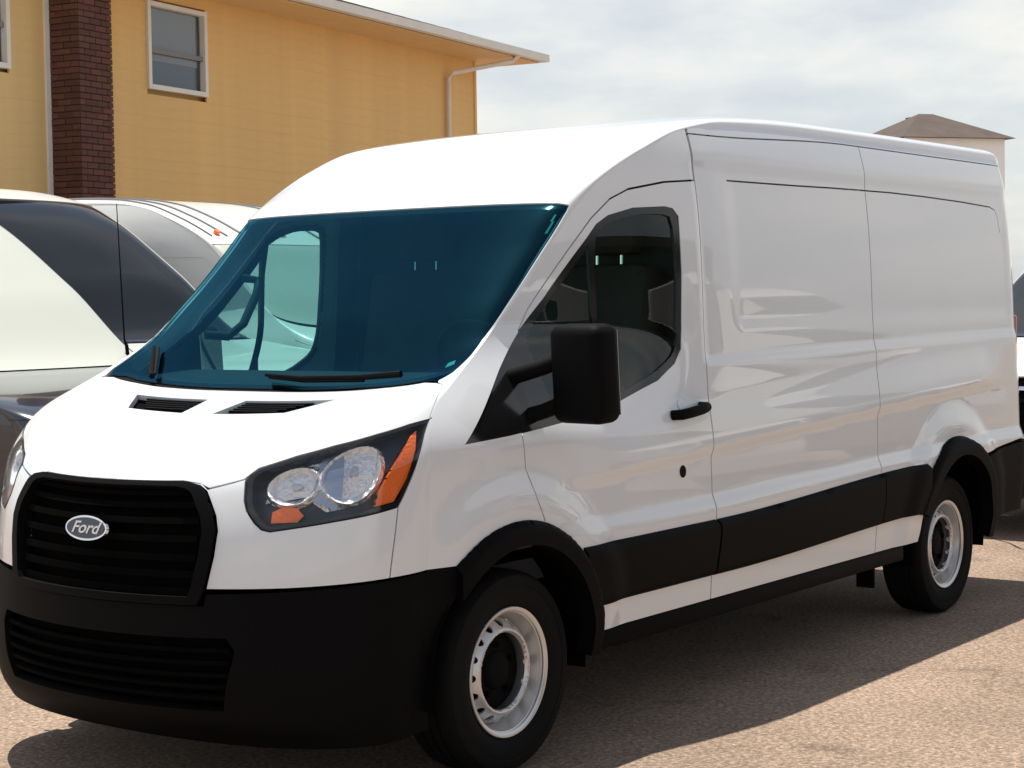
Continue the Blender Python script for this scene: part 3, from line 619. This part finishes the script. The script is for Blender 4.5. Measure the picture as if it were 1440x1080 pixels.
def other_van(name, loc, rz, label, cat, skin, body, hoodm, wsm, winm, us, scale=1, lights=True, group=None):
    """us = (hood start, hood end, glass start, glass end) along the skin"""
    v = empty(name, loc, label, cat, rz, group); v.scale = (scale,)*3; T_ = skin.T; u0, u1, u2, u3 = us; ul = skin.L
    fr_ = [(0,-1),(0,1)]+[(a, 1) for a in np.linspace(.05, u0-.01, 8)]+[(u0-.01, -1)]
    fr_ = [(0,-1),(0,1),(u0*.3,1),(u0*.6,1),(u0-.006,1),(u0-.006,-1),(u0*.6,-1),(u0*.3,-1)]
    LH = [(u0*.52,.42),(u0*.86,.40),(u0*.93,.75),(u0*.60,.72)]; LM = [(a, -b) for a, b in LH]
    GRl = [(u0*.42,.36),(u0*.88,.36),(u0*.88,-.36),(u0*.42,-.36)]
    panel('front_fascia', T_, fr_, [LH, LM, GRl], .05, body, v, wsc=.9)
    panel('grille', T_, GRl, [], .06, BLACKP, v, off=-.03, wsc=.9, flange=0)
    for k in range(4):
        uu = u0*(.48+.1*k); panel('grille_bar', T_, [(uu-.012,-.35),(uu+.012,-.35),(uu+.012,.35),(uu-.012,.35)], [], .06, CHROME if k == 3 else BLACKP, v, off=.0, wsc=.9, flange=.03)
    for P in (LH, LM):
        h_ = panel('headlight', T_, P, [grow(P, -.02)], .05, CHROME, v, wsc=.9, flange=.05)
        panel('reflector', T_, P, [], .04, REFL, h_, off=-.05, wsc=.9, flange=0); panel('lens', T_, grow(P, -.004), [], .04, LENS, h_, off=.001, wsc=.9, flange=0)
    panel('hood', T_, [(u0,-.93),(u0,.93),(u1,.9),(u1,-.9)], [], .06, hoodm, v, wsc=.9)
    panel('wiper_cowl', T_, [(u1+.006,-.9),(u1+.006,.9),(u2-.004,.9),(u2-.004,-.9)], [], .06, BLACKP, v, off=-.01, wsc=.9)
    GL_ = [(u2,-.86),(u2,.86),((u2+u3)/2,.88),(u3-.04,.88),(u3,.82),(u3,-.82),(u3-.04,-.88),((u2+u3)/2,-.88)]
    allp = [(a, 1) for a in np.linspace(u0, ul, 40)]; allp += [(a, -1) for a, _ in allp[::-1]]
    HC = [(u0-.01,-.935),(u0-.01,.935),(u1,.905),(u2,.88),(u2,-.88),(u1,-.905)]
    panel('roof', T_, allp, [HC, grow(GL_, .003)], .06, body, v, wsc=.9)
    panel('windshield', T_, GL_, [], .06, wsm, v, off=-.005, wsc=.9, flange=0)
    ed = skin.edge(0, skin.L, 90); xr = ed[-1][0]
    base = ed+[(xr,.4),(xr,.35)]+[(ed[0][0]-.05,.30)]
    x1 = float(skin.P(2, np.array([u2]))[0]); x2 = float(skin.P(2, np.array([u3]))[0]); z1 = float(skin.P(3, np.array([u2]))[0]); z2 = float(skin.P(3, np.array([u3]))[0])
    ac1 = arc(x1+.45, .36, .42, -20, 200, 24); ac2 = arc(xr+1.0, .36, .42, -20, 200, 24)
    WD = [(x1-.05,z1-.02),(x2-.02,z2-.10),(x2-.85,z2-.08),(x2-.85,z1-.02)]
    for fn, sn in ((skin.S, -1), (skin.SR, 1)):
        b_ = panel('body_side', fn, base, [ac1, ac2, WD], .07, body, v, sgn=sn)
        panel('side_window', fn, WD, [], .1, winm, b_, off=-.006, sgn=sn, flange=0)
    yr = .9
    box('rear_panel', (xr-.02, -.90, .35), (xr+.0, .90, float(ed[-1][1])+.06), body, v)
    box('underbody', (xr+.1, -.6, .3), (-.3, .6, .6), DARKM, v)
    for xx in (x1+.45, xr+1.0):
        for sg in (1, -1):
            w2 = from_bm('wheel', lathe(tyre_prof[::2]+[tyre_prof[-1]], 40), RUBBER, v, 35); w2.location = (xx, sg*.84, .35); w2.rotation_euler = (0, 0, 0 if sg > 0 else math.pi)
            from_bm('rim', lathe([(0,.05),(.10,.05),(.15,.07),(.19,.03),(.20,.085),(.22,.095)], 40), STEEL, w2, 40)
    return v
uA = AS.u
USA = (uA[4]+.02, uA[7]-.06, uA[7]+.02, uA[9])
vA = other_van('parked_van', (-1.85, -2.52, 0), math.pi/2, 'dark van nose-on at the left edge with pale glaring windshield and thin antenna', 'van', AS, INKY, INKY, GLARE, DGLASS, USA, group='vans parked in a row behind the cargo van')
bm = bmesh.new(); tube(bm, [(-1.42, .86, 1.22), (-1.44, .86, 1.38), (-1.46, .86, 1.42), (-1.50, .86, 2.26)], [.014, .012, .006, .003], 6); from_bm('antenna', bm, BLACKP, vA)
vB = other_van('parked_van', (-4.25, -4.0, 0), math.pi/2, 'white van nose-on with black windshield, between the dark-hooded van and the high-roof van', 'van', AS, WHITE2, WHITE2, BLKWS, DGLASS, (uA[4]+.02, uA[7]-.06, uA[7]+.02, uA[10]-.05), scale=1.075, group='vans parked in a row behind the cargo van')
ROWC = ROWS[:-2]
VC = Skin(ROWC, Y0)
vC = other_van('parked_van', (-6.75, -5.75, 0), math.pi/2, 'white high-roof van with ribbed roof and amber marker, farthest of the row', 'van', VC, WHITE2, WHITE2, GLARE, WHITE2, (VC.u[6], VC.u[10]-.05, VC.u[10]+.03, VC.u[13]), scale=1.08, group='vans parked in a row behind the cargo van')  # side windows take white paint in place of pale glare
for ww in (.25, .42, .62): 
    for s_ in (1, -1):
        panel('roof_rib', VC.T, [(VC.u[13]+.12, s_*ww-.008),(VC.u[13]+.12, s_*ww+.008),(5.2, s_*ww+.008),(5.2, s_*ww-.008)], [], .05, mat('rib_grey', (.2,.2,.21), .5) if 'rib_grey' not in bpy.data.materials else bpy.data.materials['rib_grey'], vC, off=.012, wsc=.9, flange=.012)
for s_ in (1, 0, -1):
    P = [(VC.u[13]+.16+.025*math.cos(a), s_*.5+.03*math.sin(a)) for a in np.linspace(0, 2*math.pi, 11)[:-1]]
    panel('marker_light', VC.T, P, [], .02, AMBER, vC, off=.03, wsc=.9, flange=.03)
# small white SUV behind, right edge
SR_ = [(.0,.30,-.25,.32,3),(.05,.5,-.22,.5,3),(.04,.8,-.22,.8,3),(-.02,.98,-.25,1.0,3),(-.1,1.06,-.3,1.05,3),(-.6,1.12,-.6,1.10,3),(-1.0,1.16,-1.0,1.14,3),(-1.2,1.19,-1.3,1.19,2.8),
 (-1.6,1.46,-1.7,1.46,2.8),(-1.95,1.70,-2.05,1.66,2.8),(-2.3,1.76,-2.3,1.70,3),(-3.0,1.78,-3.0,1.72,3.5),(-4.6,1.74,-4.6,1.68,4)]
def YS(x, z):
    y = pch([.2,.5,.9,1.15,1.5,1.75], [.86,.92,.93,.90,.80,.70], z); return y-.05*np.clip((x+.9)/.7, 0, 2)**2
SS_ = Skin(SR_, YS)
vS = other_van('parked_suv', (-6.6, .35, 0), 0, 'white SUV with dark windshield at the right edge, just behind the cargo van', 'suv', SS_, WHITE2, WHITE2, DGLASS, DGLASS, (SS_.u[4], SS_.u[7]-.05, SS_.u[7]+.02, SS_.u[9]), scale=1.1)
# ================================================================== HOUSE
HO_ = Vector((-19.361, -13.918, 0)); HYAW = math.atan2(.1496, .98875)
house = empty('yellow_house', HO_, 'two storey yellow clapboard house with white trim behind the vans', 'house', HYAW)
def lap_mat():
    m = mat('yellow_siding', (.74, .48, .18), .6, var=(2.5, .06)); t = m.node_tree
    return m
YEL = lap_mat(); YEL2 = mat('tan_siding', (.70, .50, .22), .6, var=(2.5, .06))
TRIM = mat('white_trim', (.75, .73, .68), .5, var=(4, .05)); SHING = mat('grey_shingle', (.16, .145, .135), .9, bump=(40, .6), var=(7, .3))
SOFF = mat('soffit_cream', (.72, .50, .26), .6, var=(3, .05))
# local: x = along wall towards the left of the picture, y = out of the wall, z up
WA, ZT = 13.5, 5.68
box('wall_core', (.02, -7.9, 0), (WA, -.10, ZT+.1), YEL, house)
bdh = .135; k = 0; z = 1.2
wins = [(7.36, 8.58, 4.38, 5.49), (11.04, 12.3, 4.36, 5.47)]
def board(x0, x1, z):
    key = ('bd', round(x0, 2), round(x1, 2)); me = bpy.data.meshes.get(str(key))
    if me is None:
        bm = bmesh.new(); prf = [(-.02, 0), (.009, 0), (.006, bdh+.01), (-.02, bdh+.01)]
        a = [bm.verts.new((x0, y_, z_)) for y_, z_ in prf]; b = [bm.verts.new((x1, y_, z_)) for y_, z_ in prf]
        for i in range(4): bm.faces.new((a[i], a[(i+1) % 4], b[(i+1) % 4], b[i]))
        bm.faces.new(a[::-1]); bm.faces.new(b); bmesh.ops.recalc_face_normals(bm, faces=bm.faces)
        me = bpy.data.meshes.new(str(key)); bm.to_mesh(me); bm.free(); me.materials.append(YEL if x0 < 9.7 else YEL2)
    o = obj('siding_board', me, None, house); o.location = (0, random.uniform(-.001, .001), z); return o
while z < ZT-.02:
    cuts = [(0.0, 9.77), (10.37, WA)]
    for c0, c1 in cuts:
        segs_ = [(c0, c1)]
        for a0, a1, b0, b1 in wins:
            if z+bdh > b0-.02 and z < b1+.02:
                ns = []
                for s0, s1 in segs_:
                    if a0 > s0 and a1 < s1: ns += [(s0, a0), (a1, s1)]
                    else: ns.append((s0, s1))
                segs_ = ns
        for s0, s1 in segs_: board(s0, s1, z)
    z += bdh
box('foundation_wall', (0, -.015, 0), (WA, .01, 1.19), mat('concrete_base', (.35, .33, .3), .9, var=(5, .1)), house)
# right corner board and end wall boards
box('corner_board', (-.05, -.05, 0), (.02, .028, ZT), TRIM if False else YEL, house)
box('corner_board', (10.37, .0, 0), (10.45, .03, ZT), TRIM, house)
WG = mat('house_glass', (.05, .06, .065), .05, coat=.3); BLIND = mat('window_blind', (.30, .31, .31), .7)
for a0, a1, b0, b1 in wins:
    wn = box('window', (a0+.05, -.06, b0+.05), (a1-.05, -.05, b1-.05), WG, house)
    bm = bmesh.new()
    for lo, hi in (((a0, -.05, b0), (a0+.06, .045, b1)), ((a1-.06, -.05, b0), (a1, .045, b1)), ((a0+.0605, -.05, b0), (a1-.0605, .047, b0+.06)), ((a0+.0605, -.05, b1-.06), (a1-.0605, .047, b1))): add_box(bm, lo, hi)
    from_bm('window_frame', bm, TRIM, wn)
    zm = (b0+b1)/2-.06
    box('meeting_rail', (a0+.065, -.03, zm-.03), (a1-.065, .01, zm+.03), mat('sash_grey', (.2,.2,.2), .5) if 'sash_grey' not in bpy.data.materials else bpy.data.materials['sash_grey'], wn)
    box('window_blind', (a0+.12, -.048, zm-.12), (a1-.12, -.043, b1-.065), BLIND, wn)
    box('window_pane', (a0+.07, -.035, b0+.065), (a1-.07, -.031, b1-.065), LENS, wn)
# roof
def quad_slab(name, pts, th, m, parent):
    bm = bmesh.new(); P = [Vector(p) for p in pts]; n = (P[1]-P[0]).cross(P[2]-P[0]).normalized(); n = n if n.z > 0 else -n
    a = [bm.verts.new(p) for p in P]; b = [bm.verts.new(p-n*th) for p in P]
    bm.faces.new(a); bm.faces.new(b[::-1])
    for i in range(len(P)): bm.faces.new((a[i], b[i], b[(i+1) % len(P)], a[(i+1) % len(P)]))
    return from_bm(name, bm, m, parent)
OV = .85; ZE = 5.80; RZ = 7.35; x0, x1, y0, y1 = -OV, WA+OV, -7.9-OV, OV; ym = (y0+y1)/2; rx = x0+ (y1-y0)/2
rf = quad_slab('roof', [(x0, y1, ZE), (x1, y1, ZE), (x1, ym, RZ), (rx, ym, RZ)], .05, SHING, house)
quad_slab('roof_hip', [(x0, y0, ZE), (x0, y1, ZE), (rx, ym, RZ)], .05, SHING, rf)
quad_slab('roof_back', [(x1, y0, ZE), (x0, y0, ZE), (rx, ym, RZ), (x1, ym, RZ)], .05, SHING, rf)
box('soffit', (x0+.04, y0+.04, 5.665), (x1-.04, y1-.04, 5.69), SOFF, house)
# shingle courses proud of the front slope
sl_ = math.hypot(ym-y1, RZ-ZE); nc = 9
bm = bmesh.new()
for i in range(26):
    t0 = i/26; ya = y1+(ym-y1)*t0; za = ZE+(RZ-ZE)*t0; yb = y1+(ym-y1)*(t0+1/26); zb_ = ZE+(RZ-ZE)*(t0+1/26); xa = x0+(rx-x0)*t0+.03
    add_v = [bm.verts.new(v) for v in ((xa, ya, za+.03), (x1, ya, za+.03), (x1, yb, zb_+.008), (xa+.15, yb, zb_+.008), (xa, ya, za+.002), (x1, ya, za+.002))]
    bm.faces.new(add_v[:4]); bm.faces.new((add_v[0], add_v[4], add_v[5], add_v[1]))
sg_ = from_bm('shingle_courses', bm, SHING, rf)
# gutters
bm = bmesh.new(); add_box(bm, (x0-.02, y1-.02, 5.69), (x1, y1+.10, 5.81)); from_bm('gutter', bm, TRIM, house)
bm = bmesh.new(); add_box(bm, (x0-.12, y0, 5.69), (x0-.021, y1+.10, 5.81)); from_bm('gutter', bm, TRIM, house)
bm = bmesh.new(); tube(bm, [(.05, y1+.03, 5.70), (.10, y1-.05, 5.60), (.93, .12, 5.37), (.98, .07, 5.28), (.98, .07, 1.0), (.98, .07, .2)], .04, 8); from_bm('downspout', bm, TRIM, house, 50)
# chimney of bricks
chim = box('chimney', (9.785, 0.03, 0), (10.355, .435, 9.0), mat('mortar', (.07, .035, .027), .95), house)
def brick_mat():
    m = mat('brick_red', (.16, .045, .03), .85, bump=(60, .4)); t = m.node_tree; b = t.nodes['Principled BSDF']
    oi = N(t, 'ShaderNodeObjectInfo'); rp = N(t, 'ShaderNodeValToRGB'); e = rp.color_ramp.elements; e[0].color = (.075, .030, .022, 1); e[1].color = (.125, .048, .036, 1); t.links.new(oi.outputs['Random'], rp.inputs[0]); t.links.new(rp.outputs[0], b.inputs['Base Color']); return m
BRK = brick_mat()
def bmesh_brick(dx, dy, dz):
    bm = bmesh.new(); add_box(bm, (-dx/2, -dy/2, 0), (dx/2, dy/2, dz)); me = bpy.data.meshes.new('brick'); bmesh.ops.recalc_face_normals(bm, faces=bm.faces); bm.to_mesh(me); bm.free(); me.materials.append(BRK); return me
bF = bmesh_brick(.188, .03, .062); bFh = bmesh_brick(.09, .03, .062); bS = bmesh_brick(.03, .205, .062); bSh = bmesh_brick(.03, .10, .062)
z = 2.6; i = 0
while z < 5.66:
    xs_ = [(9.872, bF), (10.070, bF), (10.268, bF)] if i % 2 == 0 else [(9.825, bFh), (9.972, bF), (10.17, bF), (10.317, bFh)]
    for xx, me in xs_:
        o = obj('brick', me, None, chim); o.location = (xx, .443+random.uniform(-.002, .002), z)
    ys_ = [(.13, bS), (.345, bS)] if i % 2 == 0 else [(.08, bSh), (.235, bS), (.395, bSh)]
    for yy, me in ys_:
        o = obj('brick', me, None, chim); o.location = (10.363+random.uniform(-.002, .002), yy, z)
    z += .0735; i += 1
# ================================================================== DISTANT HOUSE
fh = empty('distant_house', (-80.5, -32.2, 0), 'far pale house with brown hipped roof showing above the cargo van', 'house', math.atan2(3.7, -5.1)+.0)
BR = mat('brown_roof', (.075, .055, .048), .9, var=(1.2, .2), bump=(8, .5)); PALE = mat('pale_stucco', (.93, .93, .92), .8, var=(.6, .05))
box('wall', (-2.75, -2.75, 0), (2.75, 2.75, 9.3), PALE, fh)
bm = bmesh.new(); bs = [bm.verts.new(v) for v in ((-3.15, -3.15, 9.25), (3.15, -3.15, 9.25), (3.15, 3.15, 9.25), (-3.15, 3.15, 9.25))]; tp = [bm.verts.new(v) for v in ((-.4, 0, 10.7), (.4, 0, 10.7))]
bm.faces.new(bs[::-1]); bm.faces.new((bs[0], bs[1], tp[1], tp[0])); bm.faces.new((bs[2], bs[3], tp[0], tp[1])); bm.faces.new((bs[1], bs[2], tp[1])); bm.faces.new((bs[3], bs[0], tp[0]))
frf = from_bm('roof', bm, BR, fh)
box('chimney', (-.5, .6, 9.9), (.1, 1.1, 10.6), BR, frf); box('roof_vent', (-1.3, 1.2, 9.8), (-.9, 1.5, 10.15), BR, frf)
for xx in (-1.6, 0, 1.6):
    for zz_ in (3.5, 6.6):
        q = box('window', (xx-.4, 2.69, zz_), (xx+.4, 2.72, zz_+1.3), DGLASS, fh)
        box('window_frame', (xx-.48, 2.70, zz_-.08), (xx+.48, 2.715, zz_+1.38), TRIM, q)

# ================================================================== ACROSS THE LOT (outside the frame, mirrored in the cargo van's paint and glass)
for px_, py_, lab_, bodym in ((-8.6, 4.9, 'white van across the lot, nearest of the three mirrored in the cargo van side', WHITE2), (-12.4, 5.2, 'dark silver van across the lot, middle of three mirrored in the cargo van side', SILV), (-16.8, 6.2, 'white van across the lot, farthest of the three mirrored in the cargo van side', WHITE2)):
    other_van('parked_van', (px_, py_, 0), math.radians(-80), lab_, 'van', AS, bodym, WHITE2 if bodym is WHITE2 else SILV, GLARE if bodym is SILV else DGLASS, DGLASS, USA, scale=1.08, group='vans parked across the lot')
shop = empty('low_shop', (-8.5, 19, 0), 'long low brown building across the lot, mirrored in the door glass', 'building', 0)
SW = mat('brown_render', (.06, .045, .035), .9, var=(.8, .15))
sw_ = box('wall', (-14, -3, 0), (13, 3, 4.1), SW, shop); box('roof', (-14.4, -3.4, 4.1), (13.4, 3.4, 4.4), BR, shop)
for k in range(5):
    box('shop_window', (-12+5*k, -3.05, .9), (-9+5*k, -2.99, 2.5), DGLASS, sw_)
